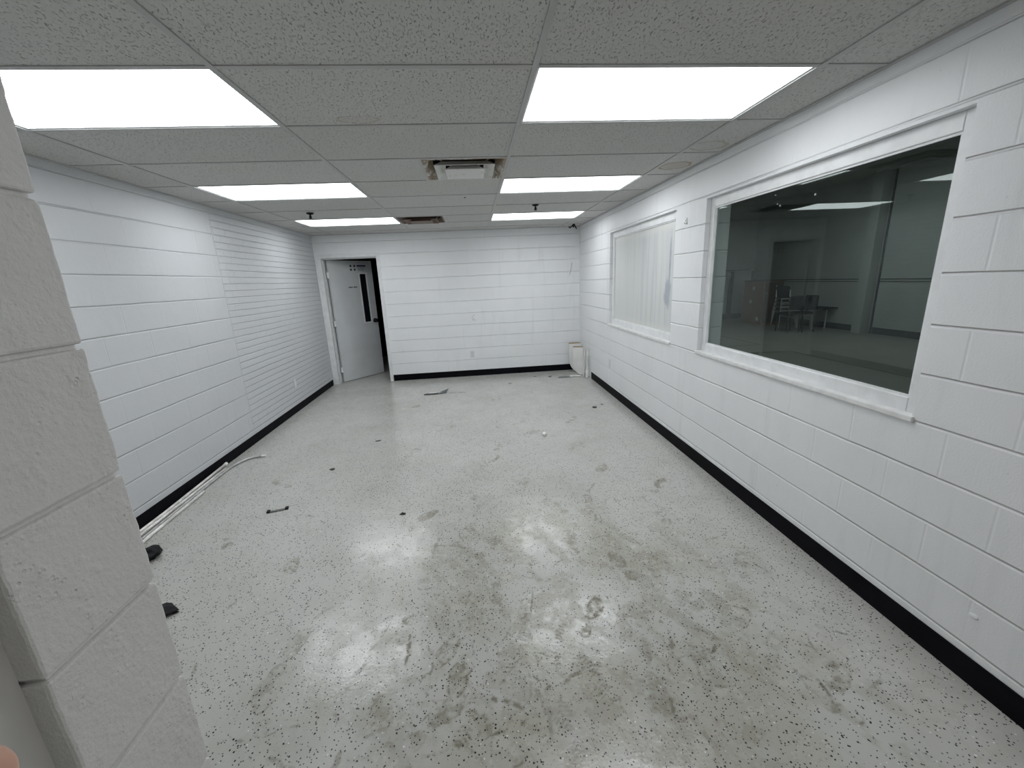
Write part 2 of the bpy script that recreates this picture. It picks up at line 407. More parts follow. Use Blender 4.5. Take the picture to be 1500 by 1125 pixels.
# ------------------------------------------------------------------ lit ceiling panels
M_LENS, g, b = newmat('lit_prismatic_lens')
b.inputs['Base Color'].default_value = rgb(0.85, 0.87, 0.9)
b.inputs['Emission Color'].default_value = rgb(*PANEL_COL); b.inputs['Emission Strength'].default_value = PANEL
g.put(b.inputs['Normal'], g.bump(g.vor(g.obj(), 110.0)['Distance'], 0.002))
def make_light(label):
    t = thing('ceiling_light', label, 'ceiling light', group='lit ceiling panels')
    bm = bmesh.new()
    hx, hy = T, T/2
    for a, b_ in (((-hx+.002, -hy+.002, .0065), (hx-.002, -hy+.022, .11)), ((-hx+.002, hy-.022, .0065), (hx-.002, hy-.002, .11)),
                  ((-hx+.002, -hy+.022, .0065), (-hx+.022, hy-.022, .11)), ((hx-.022, -hy+.022, .0065), (hx-.002, hy-.022, .11)),
                  ((-hx+.002, -hy+.002, .11), (hx-.002, hy-.002, .118))):
        add_box(bm, a, b_)
    obj('housing', bm, M_TRIM, t)
    bm = boxes(((-hx+.0225, -hy+.0225, .009), (hx-.0225, hy-.0225, .014)))
    obj('diffuser', bm, M_LENS, t)
    return t
LL = {(1, 0): 'large lit white ceiling panel on the left, cut off by the grey block pillar',
      (1, 3): 'lit white ceiling panel, middle of the left row, in front of the left sprinkler head',
      (1, 6): 'lit white ceiling panel, farthest of the left row, nearest the open door',
      (3, 0): 'biggest lit white ceiling panel, nearest of the right row above the large window',
      (3, 3): 'lit white ceiling panel, middle of the right row, beside the square air diffuser',
      (3, 6): 'lit white ceiling panel, farthest of the right row, near the far right corner'}
proto = None
for (i, j), lab in LL.items():
    loc = (xs[i]+T, GY+j*T+T/2, H)
    if proto is None: proto = make_light(lab); proto.location = loc
    else: copy_tree(proto, loc, lab)

# ------------------------------------------------------------------ air diffusers
def stained(name, amount, dark):
    m, g, b = newmat(name)
    P = g.obj(); x, y, z = g.sep(P)
    n = g.noise(P, 9.0, 5.0, 0.65)
    n2 = g.noise(g.comb(g.m('MULTIPLY', x, 3.0), y, z), 18.0, 3.0)
    k = g.ss(g.m('ADD', g.m('MULTIPLY', n, 0.7), g.m('MULTIPLY', n2, 0.3)), 0.62-amount*0.4, 0.72-amount*0.3)
    g.put(b.inputs['Base Color'], g.mix(k, rgb(0.74, 0.74, 0.72), rgb(*dark)))
    b.inputs['Roughness'].default_value = 0.5
    return m
M_DIFF = stained('diffuser_stained_enamel', 0.60, (0.28, 0.21, 0.13))
M_DIFF_CLEAN = stained('diffuser_enamel', 0.18, (0.52, 0.49, 0.43))
M_RUST = stained('diffuser_rusted_enamel', 1.1, (0.13, 0.08, 0.05))
M_DUCT = simple('dark_duct', (0.05, 0.05, 0.05), 0.7)
def make_diffuser(label, loc, pan_m, ring_m, core_m):
    t = thing('air_diffuser', label, 'air vent', loc)
    h = T/2-.013
    bm = bmesh.new()
    add_frustum_ring(bm, [(h, h, .010), (h, h, .0015), (h-.016, h-.016, .0015), (h-.060, h-.060, .055), (h-.060, h-.060, .062), (h-.01, h-.01, .062), (h, h, .010)])
    obj('pan', bm, pan_m, t)
    bm = bmesh.new()
    L = add_frustum_ring(bm, [(h-.0605, h-.0605, .058), (h-.0605, h-.0605, .20), (h-.055, h-.055, .205), (h-.055, h-.055, .0625)])
    add_box(bm, (-h+.06, -h+.06, .20), (h-.06, h-.06, .204))
    obj('duct_neck', bm, M_DUCT, t)
    bm = bmesh.new()
    add_frustum_ring(bm, [(.212, .212, -.018), (.165, .165, .016), (.140, .140, .020), (.140, .140, .024), (.167, .167, .020), (.214, .214, -.014), (.212, .212, -.018)])
    obj('ring', bm, ring_m, t)
    bm = bmesh.new()
    L = add_frustum_ring(bm, [(.138, .138, -.028), (.142, .142, -.025), (.100, .100, .006), (.07, .07, .008)])
    bm.faces.new(L[0]); bm.faces.new(L[-1])
    obj('core_plate', bm, core_m, t)
    for sx in (-1, 1):
        for sy in (-1, 1):
            bm = bmesh.new(); add_tube(bm, [(sx*.22, sy*.17, .070), (sx*.16, sy*.13, .030), (sx*.095, sy*.09, .008)], .004, 6)
            obj('bracket', bm, M_STEEL, t)
    return t
make_diffuser('square stepped air diffuser with brown stains and a clean centre plate, between the ceiling lights', (GX+1.5*T, GY+2.5*T, H), M_DIFF, M_DIFF_CLEAN, M_DIFF_CLEAN)
make_diffuser('rust brown square air diffuser farther back beside the left row of lights', (GX+.5*T, GY+6.5*T, H), M_RUST, M_RUST, M_RUST)

# ------------------------------------------------------------------ sprinklers and ceiling bits
def make_sprinkler(label, loc):
    t = thing('sprinkler_head', label, 'sprinkler', loc, group='fire sprinkler heads')
    bm = bmesh.new(); add_lathe(bm, [(.040, 0), (.040, -.004), (.030, -.012), (.014, -.016), (.010, -.018)], 18)
    obj('escutcheon', bm, M_BLACK, t, True)
    bm = bmesh.new(); add_tube(bm, [(0, 0, -.012), (0, 0, -.056)], .009, 10)
    for s in (-1, 1): add_tube(bm, [(s*.007, 0, -.028), (s*.014, 0, -.042), (s*.004, 0, -.056)], .0028, 6)
    obj('frame_arms', bm, M_BLACK, t)
    bm = bmesh.new(); add_lathe(bm, [(.004, -.054), (.020, -.056), (.020, -.059), (.003, -.060)], 14)
    obj('deflector', bm, M_BLACK, t)
    return t
s1 = make_sprinkler('black sprinkler head hanging between the middle and far left ceiling lights', (-1.739, 5.03, H))
copy_tree(s1, (0.769, 4.93, H), 'black sprinkler head hanging between the middle and far right ceiling lights')
bm = bmesh.new()
add_tube(bm, [(1.66, 6.75, H+.002), (1.63, 6.76, H-.03), (1.59, 6.75, H-.055), (1.575, 6.74, H-.04)], .010, 8)
add_tube(bm, [(1.66, 6.75, H+.002), (1.675, 6.74, H-.035), (1.70, 6.74, H-.075)], .009, 8)
add_tube(bm, [(1.65, 6.76, H), (1.655, 6.76, H-.05)], .011, 8)
tag(obj('cable_end', bm, M_BLACK), 'short black cable stubs poking from the ceiling at the far right corner', 'cable')
bm = bmesh.new(); add_lathe(bm, [(.009, 0), (.009, -.004), (.004, -.006)], 10, Matrix.Translation((-.018, 4.43, TZ)))
tag(obj('ceiling_screw', bm, M_BLACK), 'tiny dark screw head in the ceiling tile behind the square air diffuser', 'screw')

# ------------------------------------------------------------------ floor and walls
fx = np.concatenate(([XL-.2], np.arange(XL, XR, .0055), [XR]))
fy = [-1.5, -.5, .3]; yv = .72
while yv < 6.6:
    fy.append(yv); yv += .0042+.0011*max(0, yv-1.0)
fy = np.array(fy+[6.7, YB, YB+.4, YB+2.6])
FX, FY = np.meshgrid(fx, fy); nx, ny = len(fx), len(fy)
me = bpy.data.meshes.new('floor')
co = np.zeros((nx*ny, 3), np.float32); co[:, 0] = FX.ravel(); co[:, 1] = FY.ravel()
ii = (np.arange(ny-1)[:, None]*nx+np.arange(nx-1)[None, :]).ravel()
qd = np.stack([ii, ii+1, ii+1+nx, ii+nx], 1).astype(np.int32)
me.vertices.add(nx*ny); me.vertices.foreach_set('co', co.ravel())
me.loops.add(qd.size); me.loops.foreach_set('vertex_index', qd.ravel())
me.polygons.add(len(qd)); me.polygons.foreach_set('loop_start', np.arange(0, qd.size, 4, dtype=np.int32))
me.update(calc_edges=True)
at = me.attributes.new('dirt', 'FLOAT_VECTOR', 'POINT')
at.data.foreach_set('vector', np.stack([v.ravel() for v in floor_dirt(FX, FY)], 1).astype(np.float32).ravel())
me.materials.append(M_FLOOR)
fl = bpy.data.objects.new('floor', me); COL.objects.link(fl)
tag(fl, 'grey epoxy floor flecked black and white, dirty with boot prints', 'floor', kind='structure')
WT = 0.20
bm = boxes(((XL-WT, -1.5, 0), (XL, YB+WT, H+.3)))
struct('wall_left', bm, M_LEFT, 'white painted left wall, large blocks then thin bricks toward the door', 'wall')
DX0, DX1, DZ = -2.398, -1.528, 2.083      # clear door opening
bm = boxes(((XL, YB, 0), (DX0-.012, YB+WT, H+.3)), ((DX1+.012, YB, 0), (XR+WT, YB+WT, H+.3)), ((DX0-.012, YB, DZ+.012), (DX1+.012, YB+WT, H+.3)))
struct('wall_back', bm, M_BACK, 'white painted block wall at the far end with the open door', 'wall')
W0, W1, W2, W3, WZ0, WZ1 = 1.495, 3.232, 3.720, 5.508, 0.962, 2.158
XO = XR+WT
bm = boxes(((XR, -1.5, 0), (XO, YB, WZ0)), ((XR, -1.5, WZ1), (XO, YB, 3.62)), ((XR, -1.5, WZ0), (XO, W0, WZ1)),
           ((XR, W1, WZ0), (XO, W2, WZ1)), ((XR, W3, WZ0), (XO, YB, WZ1)))
struct('wall_right', bm, M_RIGHT, 'white painted block wall on the right holding both windows', 'wall')
# front wall stub: real courses with tooled joints
JX = -0.576; Y0, Y1 = 0.467, 0.655
bm = bmesh.new()
add_box(bm, (XL, Y0+.007, 0), (JX-.007, Y1-.007, H))
z = 0.130-COURSE
while z < H:
    za, zb = max(z+.0035, 0), min(z+COURSE-.0035, H)
    b2 = bmesh.new()
    add_box(b2, (XL, Y0, za), (JX-.25, Y1, zb), .0045, 2)
    add_box(b2, (JX-.25, Y0, za), (JX, Y1, zb), .0045, 2)
    es = [e for e in b2.edges if all(v.co.x > JX-.06 for v in e.verts) and e.calc_length() > .03]
    bmesh.ops.subdivide_edges(b2, edges=es, cuts=26, use_grid_fill=True)
    for v in b2.verts:
        if v.co.x > JX-.1:
            n = mnoise.noise(v.co*32.0)*.0008 + mnoise.noise(v.co*90.0)*.0007
            if v.co.x > JX-.012: v.co.x += n
            if v.co.y > Y1-.012: v.co.y += n
            elif v.co.y < Y0+.012: v.co.y += n
    me = bpy.data.meshes.new('tmp'); b2.to_mesh(me); b2.free(); bm.from_mesh(me); bpy.data.meshes.remove(me)
    z += COURSE
struct('wall_front', bm, M_FRONT, 'rough grey painted block pillar at the left edge beside the camera', 'wall')
# entry recess behind the camera
M_ENTRY = simple('grey_entry_paint', (0.62, 0.61, 0.59), 0.5, var=0.04, scale=4, bump=0.0006)
bm = boxes(((-.80, -1.5, 0), (-.6065, Y0, H)))
struct('wall_entry', bm, M_ENTRY, 'smooth grey wall at the bottom left corner in front of the block pillar', 'wall')
bm = boxes(((-.80, -1.7, 0), (XR+WT, -1.5, H)))
struct('wall_rear', bm, M_ENTRY, 'plain grey wall behind the camera', 'wall')
bm = boxes(((JX, Y0, 2.13), (XR, Y1, H)))
struct('trim_1', bm, M_FRONT, 'block header above the wide opening by the camera', 'trim')

# baseboards
BH = 0.112
def basebd(name, a, b_, label):
    bm = boxes((a, b_), bev=.002); struct(name, bm, M_BASE, label, 'baseboard')
basebd('baseboard_left', (XL, Y1, 0), (XL+.006, YB-.03, .098), 'black vinyl baseboard along the left brick wall')
basebd('baseboard_back', (-1.472, YB-.006, 0), (XR-.001, YB, .108), 'black vinyl baseboard along the far wall')
basebd('baseboard_right', (XR-.006, -1.45, 0), (XR, 6.35, BH), 'black vinyl baseboard along the right wall under the windows')

# ------------------------------------------------------------------ door
bm = bmesh.new()
yo = YB-.014
for a, b_ in (((XL+.004, yo, 0), (DX0-.012, YB+.0, DZ+.055)), ((DX1+.012, yo, 0), (-1.474, YB, DZ+.055)), ((DX0-.012, yo, DZ+.012), (DX1+.012, YB, DZ+.055)),
              ((DX0-.012, yo, 0), (DX0+.0, YB+WT, DZ)), ((DX1, yo, 0), (DX1+.012, YB+WT, DZ)), ((DX0-.012, yo, DZ), (DX1+.012, YB+WT, DZ+.012)),
              ((DX0, YB+.075, 0), (DX0+.006, YB+.11, DZ-.016)), ((DX1-.016, YB+.075, 0), (DX1, YB+.11, DZ-.016)), ((DX0, YB+.075, DZ-.016), (DX1, YB+.11, DZ))):
    add_box(bm, a, b_, .0025)
struct('trim_2', bm, M_TRIM, 'white painted steel frame around the open door', 'door frame')
door = bpy.data.objects.new('door_1', None); COL.objects.link(door)
door['kind'] = 'structure'; tag(door, 'open grey white door with a narrow dark glass pane in the far wall', 'door')
door.location = (DX0+.046, YB+.140, 0.008)
DW, DT, DH = 0.850, 0.044, 2.055
ANG = math.radians(49.5)
door.rotation_euler = (0, 0, ANG)
# leaf runs along +x from the hinge, room face at local y = 0 ... thickness behind it
GX0, GX1, GZ0, GZ1 = 0.575, 0.71, 0.985, 1.835
bm = boxes(((0, 0, 0), (GX0, DT, DH)), ((GX1, 0, 0), (DW, DT, DH)), ((GX0, 0, 0), (GX1, DT, GZ0)), ((GX0, 0, GZ1), (GX1, DT, DH)))
obj('leaf', bm, M_DOOR, door)
bm = bmesh.new()
for a, b_ in (((GX0-.018, -.008, GZ0-.018), (GX0+.004, 0, GZ1+.018)), ((GX1-.004, -.008, GZ0-.018), (GX1+.018, 0, GZ1+.018)), ((GX0+.004, -.008, GZ1-.004), (GX1-.004, 0, GZ1+.018)), ((GX0+.004, -.008, GZ0-.018), (GX1-.004, 0, GZ0+.004))):
    add_box(bm, a, b_, .002)
lf = obj('glass_stop', bm, M_TRIM, door)
bm = boxes(((GX0, .012, GZ0), (GX1, .018, GZ1))); obj('glass_pane', bm, M_DARKGLASS, door)
bm = bmesh.new()
Rk = Matrix.Translation((DW-.062, 0, 1.0)) @ Matrix.Rotation(PI/2, 4, 'X')
add_lathe(bm, [(.040, .001), (.040, .007), (.016, .011), (.014, .030), (.028, .038), (.034, .052), (.030, .066), (.012, .072)], 20, Rk)
obj('door_knob', bm, M_BLACK, door, True)
bm = boxes(((DW-.115, -.003, .968), (DW-.095, 0, 1.0))); obj('latch_guard', bm, M_STEEL, door)
for hz in (.22, 1.02, 1.82):
    bm = bmesh.new(); add_tube(bm, [(-.012, .004, hz-.05), (-.012, .004, hz+.05)], .007, 8); add_box(bm, (-.034, .002, hz-.048), (0, .006, hz+.048))
    obj('hinge', bm, M_TRIM, door)
# stickers: four small round marks, a navy bar, two lines and one line of lettering lower down
M_NAVY = simple('navy_print', (0.03, 0.025, 0.10), 0.5); M_INK = simple('dark_print', (0.05, 0.05, 0.05), 0.5)
bm = bmesh.new()
for i in range(2):
    for k in range(2): add_lathe(bm, [(.020, 0), (.020, .0008)], 14, Matrix.Translation((.425+i*.075, 0, 1.905+k*.062)) @ Matrix.Rotation(PI/2, 4, 'X'))
obj('round_sticker_marks', bm, M_INK, door)
bm = boxes(((.545, -.0008, 1.955), (.725, 0, 1.982))); s = obj('sticker_bar', bm, M_NAVY, door)
bm = bmesh.new()
def dashes(bm, x0, z0, widths, h, gap):
    x = x0
    for w in widths:
        add_box(bm, (x, -.0008, z0), (x+w, 0, z0+h)); x += w+gap
dashes(bm, .555, 1.925, (.03, .045, .03, .02), .010, .006); dashes(bm, .555, 1.893, (.05, .035, .03), .010, .006)
obj('sticker_lines', bm, M_INK, door)
bm = bmesh.new(); dashes(bm, .335, 1.600, (.013, .013, .013, .013, .013), .020, .003); dashes(bm, .430, 1.600, (.013, .013, .013, .013, .010), .020, .003)
obj('lettering', bm, M_INK, door)

# ------------------------------------------------------------------ windows
def glass_mat():
    m, g, b = newmat('tinted_window_glass'); nt = m.node_tree
    nt.nodes.remove(b); out = nt.nodes['Material Output']
    tr = nt.nodes.new('ShaderNodeBsdfTransparent'); tr.inputs[0].default_value = rgb(0.70, 0.745, 0.725)
    gl = nt.nodes.new('ShaderNodeBsdfGlossy'); gl.inputs['Roughness'].default_value = 0.0; gl.inputs[0].default_value = rgb(0.93, 1, 0.98)
    lw = nt.nodes.new('ShaderNodeLayerWeight'); lw.inputs[0].default_value = 0.5
    f = g.m('ADD', 0.04, g.m('MULTIPLY', g.m('POWER', lw.outputs['Facing'], 5.0), 0.9))
    mx = nt.nodes.new('ShaderNodeMixShader'); g.put(mx.inputs[0], f)
    nt.links.new(tr.outputs[0], mx.inputs[1]); nt.links.new(gl.outputs[0], mx.inputs[2])
    # flecks of dried paint spatter
    P = g.pos(); x, y, z = g.sep(P)
    v = g.vor(g.comb(y, g.m('MULTIPLY', z, 0.45), 0), 42.0)
    hit = g.m('MULTIPLY', g.ss(v['Distance'], 0.10, 0.14, 1.0, 0.0), g.m('LESS_THAN', g.sep(v['Color'])[0], 0.35))
    zone = g.m('MULTIPLY', g.ss(z, 1.93, 2.0), g.m('MULTIPLY', g.ss(y, 2.1, 2.25), g.ss(y, 2.75, 2.6)))
    df = nt.nodes.new('ShaderNodeBsdfDiffuse'); df.inputs[0].default_value = rgb(0.75, 0.76, 0.76)
    m2 = nt.nodes.new('ShaderNodeMixShader'); g.put(m2.inputs[0], g.m('MULTIPLY', hit, zone))
    nt.links.new(mx.outputs[0], m2.inputs[1]); nt.links.new(df.outputs[0], m2.inputs[2])
    nt.links.new(m2.outputs[0], out.inputs['Surface'])
    return m
def milky_mat():
    m, g, b = newmat('whitewashed_glass')
    P = g.pos(); x, y, z = g.sep(P)
    st = g.noise(g.comb(0, g.m('MULTIPLY', y, 9.0), g.m('MULTIPLY', z, 0.5)), 1.7, 5.0, 0.62, 0.3)
    st2 = g.noise(g.comb(3, g.m('MULTIPLY', y, 26.0), g.m('MULTIPLY', z, 0.8)), 1.3, 3.0, 0.6)
    edge = g.ss(y, 5.3, 4.3)      # clearer, bluer smears toward the near end
    k = g.m('MULTIPLY', g.ss(g.m('ADD', g.m('MULTIPLY', st, 0.7), g.m('MULTIPLY', st2, 0.3)), 0.40, 0.66), g.m('ADD', 0.30, g.m('MULTIPLY', edge, 0.60)))
    col = g.mix(k, rgb(0.70, 0.715, 0.70), rgb(0.58, 0.61, 0.63))
    d1 = g.vm('LENGTH', g.vm('MULTIPLY', g.vm('SUBTRACT', g.comb(0, y, z), (0, 3.93, 1.42)), (0, 1/.075, 1/.16)))
    d2 = g.vm('LENGTH', g.vm('MULTIPLY', g.vm('SUBTRACT', g.comb(0, y, z), (0, 3.90, 1.72)), (0, 1/.022, 1/.26)))
    d = g.m('ADD', g.m('MINIMUM', d1, d2), g.m('MULTIPLY', g.m('SUBTRACT', g.noise(P, 9.0, 4.0), 0.5), 1.3))
    col = g.mix(g.ss(d, 0.55, 1.15, 0.75, 0.0), col, rgb(0.34, 0.38, 0.44))
    hem = g.m('MAXIMUM', g.ss(z, 1.13, 1.05), g.ss(z, 1.98, 2.06))
    col = g.mix(g.m('MULTIPLY', hem, 0.75), col, rgb(0.75, 0.755, 0.73))
    g.put(b.inputs['Base Color'], col)
    b.inputs['Roughness'].default_value = 0.28; b.inputs['Specular IOR Level'].default_value = 0.5
    return m
M_GLASS = glass_mat(); M_MILKY = milky_mat()
M_SILL = simple('white_sill_paint', (0.80, 0.80, 0.79), 0.45, var=0.06, scale=18, bump=0.0015)
def window(n, ya, yb, pane_mat, label, fw_=0.058):
    w = bpy.data.objects.new('window_%d' % n, None); COL.objects.link(w); w.location = (XR, (ya+yb)/2, WZ0)
    w['kind'] = 'structure'; tag(w, label, 'window')
    hw = (yb-ya)/2; hh = WZ1-WZ0; f0, f1 = .036, .075
    bm = bmesh.new()
    add_box(bm, (f0, -hw, 0), (f1, -hw+fw_, hh), .003); add_box(bm, (f0, hw-fw_, 0), (f1, hw, hh), .003)
    add_box(bm, (f0, -hw+fw_, hh-fw_-.012), (f1, hw-fw_, hh), .003); add_box(bm, (f0, -hw+fw_, 0), (f1, hw-fw_, fw_+.020), .003)
    # thin glazing bead
    i0, z0, z1 = hw-fw_, fw_+.020, hh-fw_-.012
    for a, b_ in (((f0+.008, -i0, z0), (f0+.018, -i0+.010, z1)), ((f0+.008, i0-.010, z0), (f0+.018, i0, z1)), ((f0+.008, -i0+.010, z1-.010), (f0+.018, i0-.010, z1)), ((f0+.008, -i0+.010, z0), (f0+.018, i0-.010, z0+.010))):
        add_box(bm, a, b_)
    fr = obj('window_frame', bm, M_TRIM, w)
    bm = boxes(((f0+.018, -i0+.0005, z0+.0005), (f0+.024, i0-.0005, z1-.0005))); obj('glass_pane', bm, pane_mat, w)
    bm = bmesh.new(); add_box(bm, (-.014, -hw-.012, -.010), (f0-.001, hw+.012, .016), .004, 2)
    for v in bm.verts:
        if v.co.x < -.008: v.co.z += mnoise.noise(Vector((0, v.co.y*9, 1)))*.004
    obj('window_sill', bm, M_SILL, w)
    return w
window(1, W0, W1, M_GLASS, 'large nearer window with dark tinted glass showing the dim hall behind')
window(2, W2, W3, M_MILKY, 'smaller farther window with streaky white smeared glass')

# ------------------------------------------------------------------ wall plates and small wall marks
def make_outlet(label, loc, rot, slots=True):
    t = thing('wall_outlet', label, 'outlet', loc, rot)
    bm = boxes(((-.036, -.006, -.058), (.036, 0, .058)), bev=.003); obj('cover_plate', bm, M_PLATE, t)
    if slots:
        for zc in (-.021, .021):
            bm = bmesh.new(); add_box(bm, (-.016, -.009, zc-.014), (.016, -.005, zc+.014), .003)
            rc = obj('receptacle', bm, M_PLATE, t)
            bm = boxes(((-.008, -.0096, zc-.005), (-.005, -.0088, zc+.006)), ((.005, -.0096, zc-.005), (.008, -.0088, zc+.006))); obj('slots', bm, M_INK, rc)
    return t
make_outlet('white painted outlet low on the middle of the far wall', (-.082, YB, .39), (0, 0, 0))
make_outlet('white blank outlet plate low on the right wall under the smeared window', (XR, 5.457, .43), (0, 0, -PI/2), False)
make_outlet('white blank outlet plate low on the left brick wall', (XL, 5.643, .385), (0, 0, PI/2), False)
bm = boxes(((-.92, YB-.004, 1.475), (-.815, YB, 1.60)), bev=.0015)
tag(obj('cover_plate', bm, M_BACK), 'faint painted over square plate on the far wall right of the door', 'wall plate')
M_SMUDGE = simple('grey_scuff', (0.35, 0.35, 0.34), 0.8, var=0.4, scale=60)
bm = bmesh.new()
for k in range(9):
    px_, pz_ = -.016+random.uniform(-.03, .03), 1.02+random.uniform(-.045, .05)
    add_box(bm, (px_-random.uniform(.003, .012), YB-.0015, pz_-.004), (px_+random.uniform(.003, .012), YB, pz_+.004))
tag(obj('plaster_chip_mark', bm, M_SMUDGE), 'small grey chipped mark in the middle of the far wall above the outlet', 'mark')
bm = bmesh.new(); add_tube(bm, [(XR, 3.524, 2.045), (XR-.018, 3.524, 2.043), (XR-.022, 3.524, 2.025), (XR-.014, 3.524, 2.012), (XR-.008, 3.524, 2.022)], .004, 8)
add_box(bm, (XR-.004, 3.514, 2.01), (XR, 3.534, 2.06))
tag(obj('wall_hook', bm, M_STEEL), 'small metal hook high on the white pier between the two windows', 'hook')
bm = bmesh.new(); add_tube(bm, [(1.70, YB-.004, 1.86), (1.692, YB-.007, 1.78), (1.675, YB-.006, 1.70), (1.662, YB-.004, 1.66)], .0035, 6)
tag(obj('wire', bm, M_SMUDGE), 'thin grey wire hanging on the far wall near the right corner', 'wire')
bm = bmesh.new()
bmesh.ops.create_icosphere(bm, subdivisions=3, radius=1.0)
for v in bm.verts:
    v.co *= 1+mnoise.noise(v.co*1.7)*.25
    v.co = Vector((XR+.001-.006*(v.co.x+.2), 1.133+v.co.y*.016, .285+v.co.z*.010))
tag(obj('paint_lump', bm, M_RIGHT, None, True), 'small white dried lump on the right wall near the bottom right corner', 'lump')

# ------------------------------------------------------------------ leaning panels and pipes in the far right corner
def make_slab(label, loc, rotz, tilt, w, h, th):
    t = thing('leaning_board', label, 'board', loc, (tilt, 0, rotz), group='white boards leaning in the corner')
    prof = [(0.0, h), (w, h)]
    prof += [(w, .0)]
    n = 10; rx, rz = w*.78, h*.52
    for k in range(n+1):
        a = (k/n)*PI/2
        prof.append((rx-rx*math.sin(a), rz-rz*math.cos(a)))
    bm = bmesh.new()
    segs = 6
    rows = []
    for s in range(segs+1):
        v = s/segs-.5; yy = v*th; inset = .004 if s in (0, segs) else 0
        c = sum(p[0] for p in prof)/len(prof), sum(p[1] for p in prof)/len(prof)
        rows.append([bm.verts.new((c[0]+(p[0]-c[0])*(1-inset/w*2), yy, c[1]+(p[1]-c[1])*(1-inset/h*2))) for p in prof])
    m_ = len(prof)
    for s in range(segs):
        for k in range(m_): bm.faces.new((rows[s][k], rows[s][(k+1) % m_], rows[s+1][(k+1) % m_], rows[s+1][k]))
    bm.faces.new(rows[0][::-1]); bm.faces.new(rows[-1])
    obj('curved_face', bm, M_OFFWHITE, t)
    bm = bmesh.new(); add_box(bm, (.002, -th/2+.004, h-.001), (w-.002, th/2-.004, h+.014))
    for v in bm.verts: v.co.z += mnoise.noise(v.co*31)*.004
    obj('raw_top_edge', bm, M_BROWNEDGE, t)
    return t
make_slab('white curved board leaning in the far corner, rear one farther left', (1.60, 6.93, 0), math.radians(-6), -.03, .20, .50, .055)
make_slab('white curved board leaning in the far corner, front one beside the white pipes', (1.622, 6.72, 0), math.radians(-14), -.03, .17, .47, .06)
bm = bmesh.new(); add_tube(bm, [(1.745, 6.50, .0), (1.775, 6.53, .46)], .017, 12)
t = tag(obj('white_pipe', bm, M_PVC), 'white pipe standing in the far corner closest to the curved panels', 'pipe', 'white pipes standing in the corner')
t = thing('white_pipe', 'white pipe with a fitting at its foot, in the corner against the right wall', 'pipe', (0, 0, 0), group='white pipes standing in the corner')
bm = bmesh.new(); add_tube(bm, [(1.782, 6.42, .001), (1.806, 6.46, .475)], .018, 12); obj('tube', bm, M_PVC, t, False)
bm = bmesh.new(); add_tube(bm, [(1.781, 6.418, .002), (1.785, 6.424, .075)], .025, 12); add_tube(bm, [(1.784, 6.423, .075), (1.790, 6.432, .13)], .029, 12); obj('fitting', bm, M_OFFWHITE, t)
bm = bmesh.new(); add_tube(bm, [(1.53, 6.55, .016), (1.62, 6.53, .018), (1.70, 6.50, .016)], .014, 8)
add_box(bm, (1.525, 6.53, .001), (1.60, 6.57, .022), .005)
tag(obj('white_strip', bm, M_OFFWHITE), 'short white strip lying on the floor at the foot of the corner panels', 'strip')

# ------------------------------------------------------------------ conduits along the left wall
def pipe(label, pts, r, mat, cap=None):
    t = thing('conduit', label, 'pipe', (0, 0, 0), group='loose pipes along the left wall')
    bm = bmesh.new(); add_tube(bm, pts, r, 12); obj('tube', bm, mat, t, True)
    if cap is not None:
        a, b_ = Vector(pts[-2]), Vector(pts[-1]); d = (b_-a).normalized()
        bm = bmesh.new(); add_tube(bm, [b_-d*.035, b_+d*.004], r*1.3, 12); obj('coupling', bm, cap, t)
    return t
M_COND = simple('white_grey_conduit', (0.78, 0.77, 0.74), 0.35, 0.0, var=0.2, scale=14)
M_GALV = simple('galvanised_conduit', (0.50, 0.50, 0.49), 0.4, 0.6, var=0.2, scale=20)
pipe('white pipe tight against the left baseboard with a coupling on its end', [(XL+.050, 1.95, .015), (XL+.045, 3.0, .015), (XL+.026, 3.86, .030)], .0115, M_COND, M_COND)
pipe('white pipe second from the left baseboard', [(XL+.095, 1.95, .013), (XL+.075, 3.0, .013), (XL+.062, 3.78, .013)], .0115, M_COND)
bend = [(XL+.150, 1.95, .0115), (XL+.115, 3.0, .0115), (XL+.092, 3.62, .0115), (XL+.098, 3.82, .0115), (XL+.135, 3.95, .0115), (XL+.200, 4.015, .0115), (XL+.305, 4.03, .0115)]
sm = []
for i in range(len(bend)-1):
    p0, p1, p2, p3 = [Vector(bend[max(0, min(len(bend)-1, i+k))]) for k in (-1, 0, 1, 2)]
    for k in range(6):
        s = k/6; sm.append(.5*((2*p1)+(p2-p0)*s+(2*p0-5*p1+4*p2-p3)*s*s+(3*p1-p0-3*p2+p3)*s**3))
sm.append(Vector(bend[-1]))
pipe('long grey pipe with a bent end curving out onto the floor from the left wall', sm, .0105, M_GALV, M_COND)
pipe('white pipe lying outermost from the left wall and shortest of the bundle', [(XL+.235, 1.95, .0125), (XL+.155, 2.72, .0125), (XL+.138, 3.33, .0125)], .0120, M_COND)

# ------------------------------------------------------------------ litter on the floor
def chip(name, label, cat, px, py, size, mat=None, squash=1.0, rot=0.0, h=.004, n=7, seed=0, curl=0.0):
    rnd = random.Random(seed); X, Y = px_floor(px, py)
    pts = []
    for k in range(n):
        a = k/n*2*PI; r_ = size*rnd.uniform(.55, 1.15)
        x_, y_ = r_*math.cos(a), r_*squash*math.sin(a)
        pts.append((x_*math.cos(rot)-y_*math.sin(rot), x_*math.sin(rot)+y_*math.cos(rot)))
    bm = bmesh.new(); add_prism(bm, pts, 0, h)
    if curl:
        for v in bm.verts: v.co.z += max(0, v.co.x/size)*curl
    o = obj(name, bm, mat or M_CHIP); o.location = (X, Y, .0004)
    return tag(o, label, cat)
chip('vinyl_scrap', 'large dark grey torn vinyl scrap on the floor left of the corner panels', 'scrap', 826, 552.5, .12, M_CHIPGREY, .75, .3, .004, 8, 3)
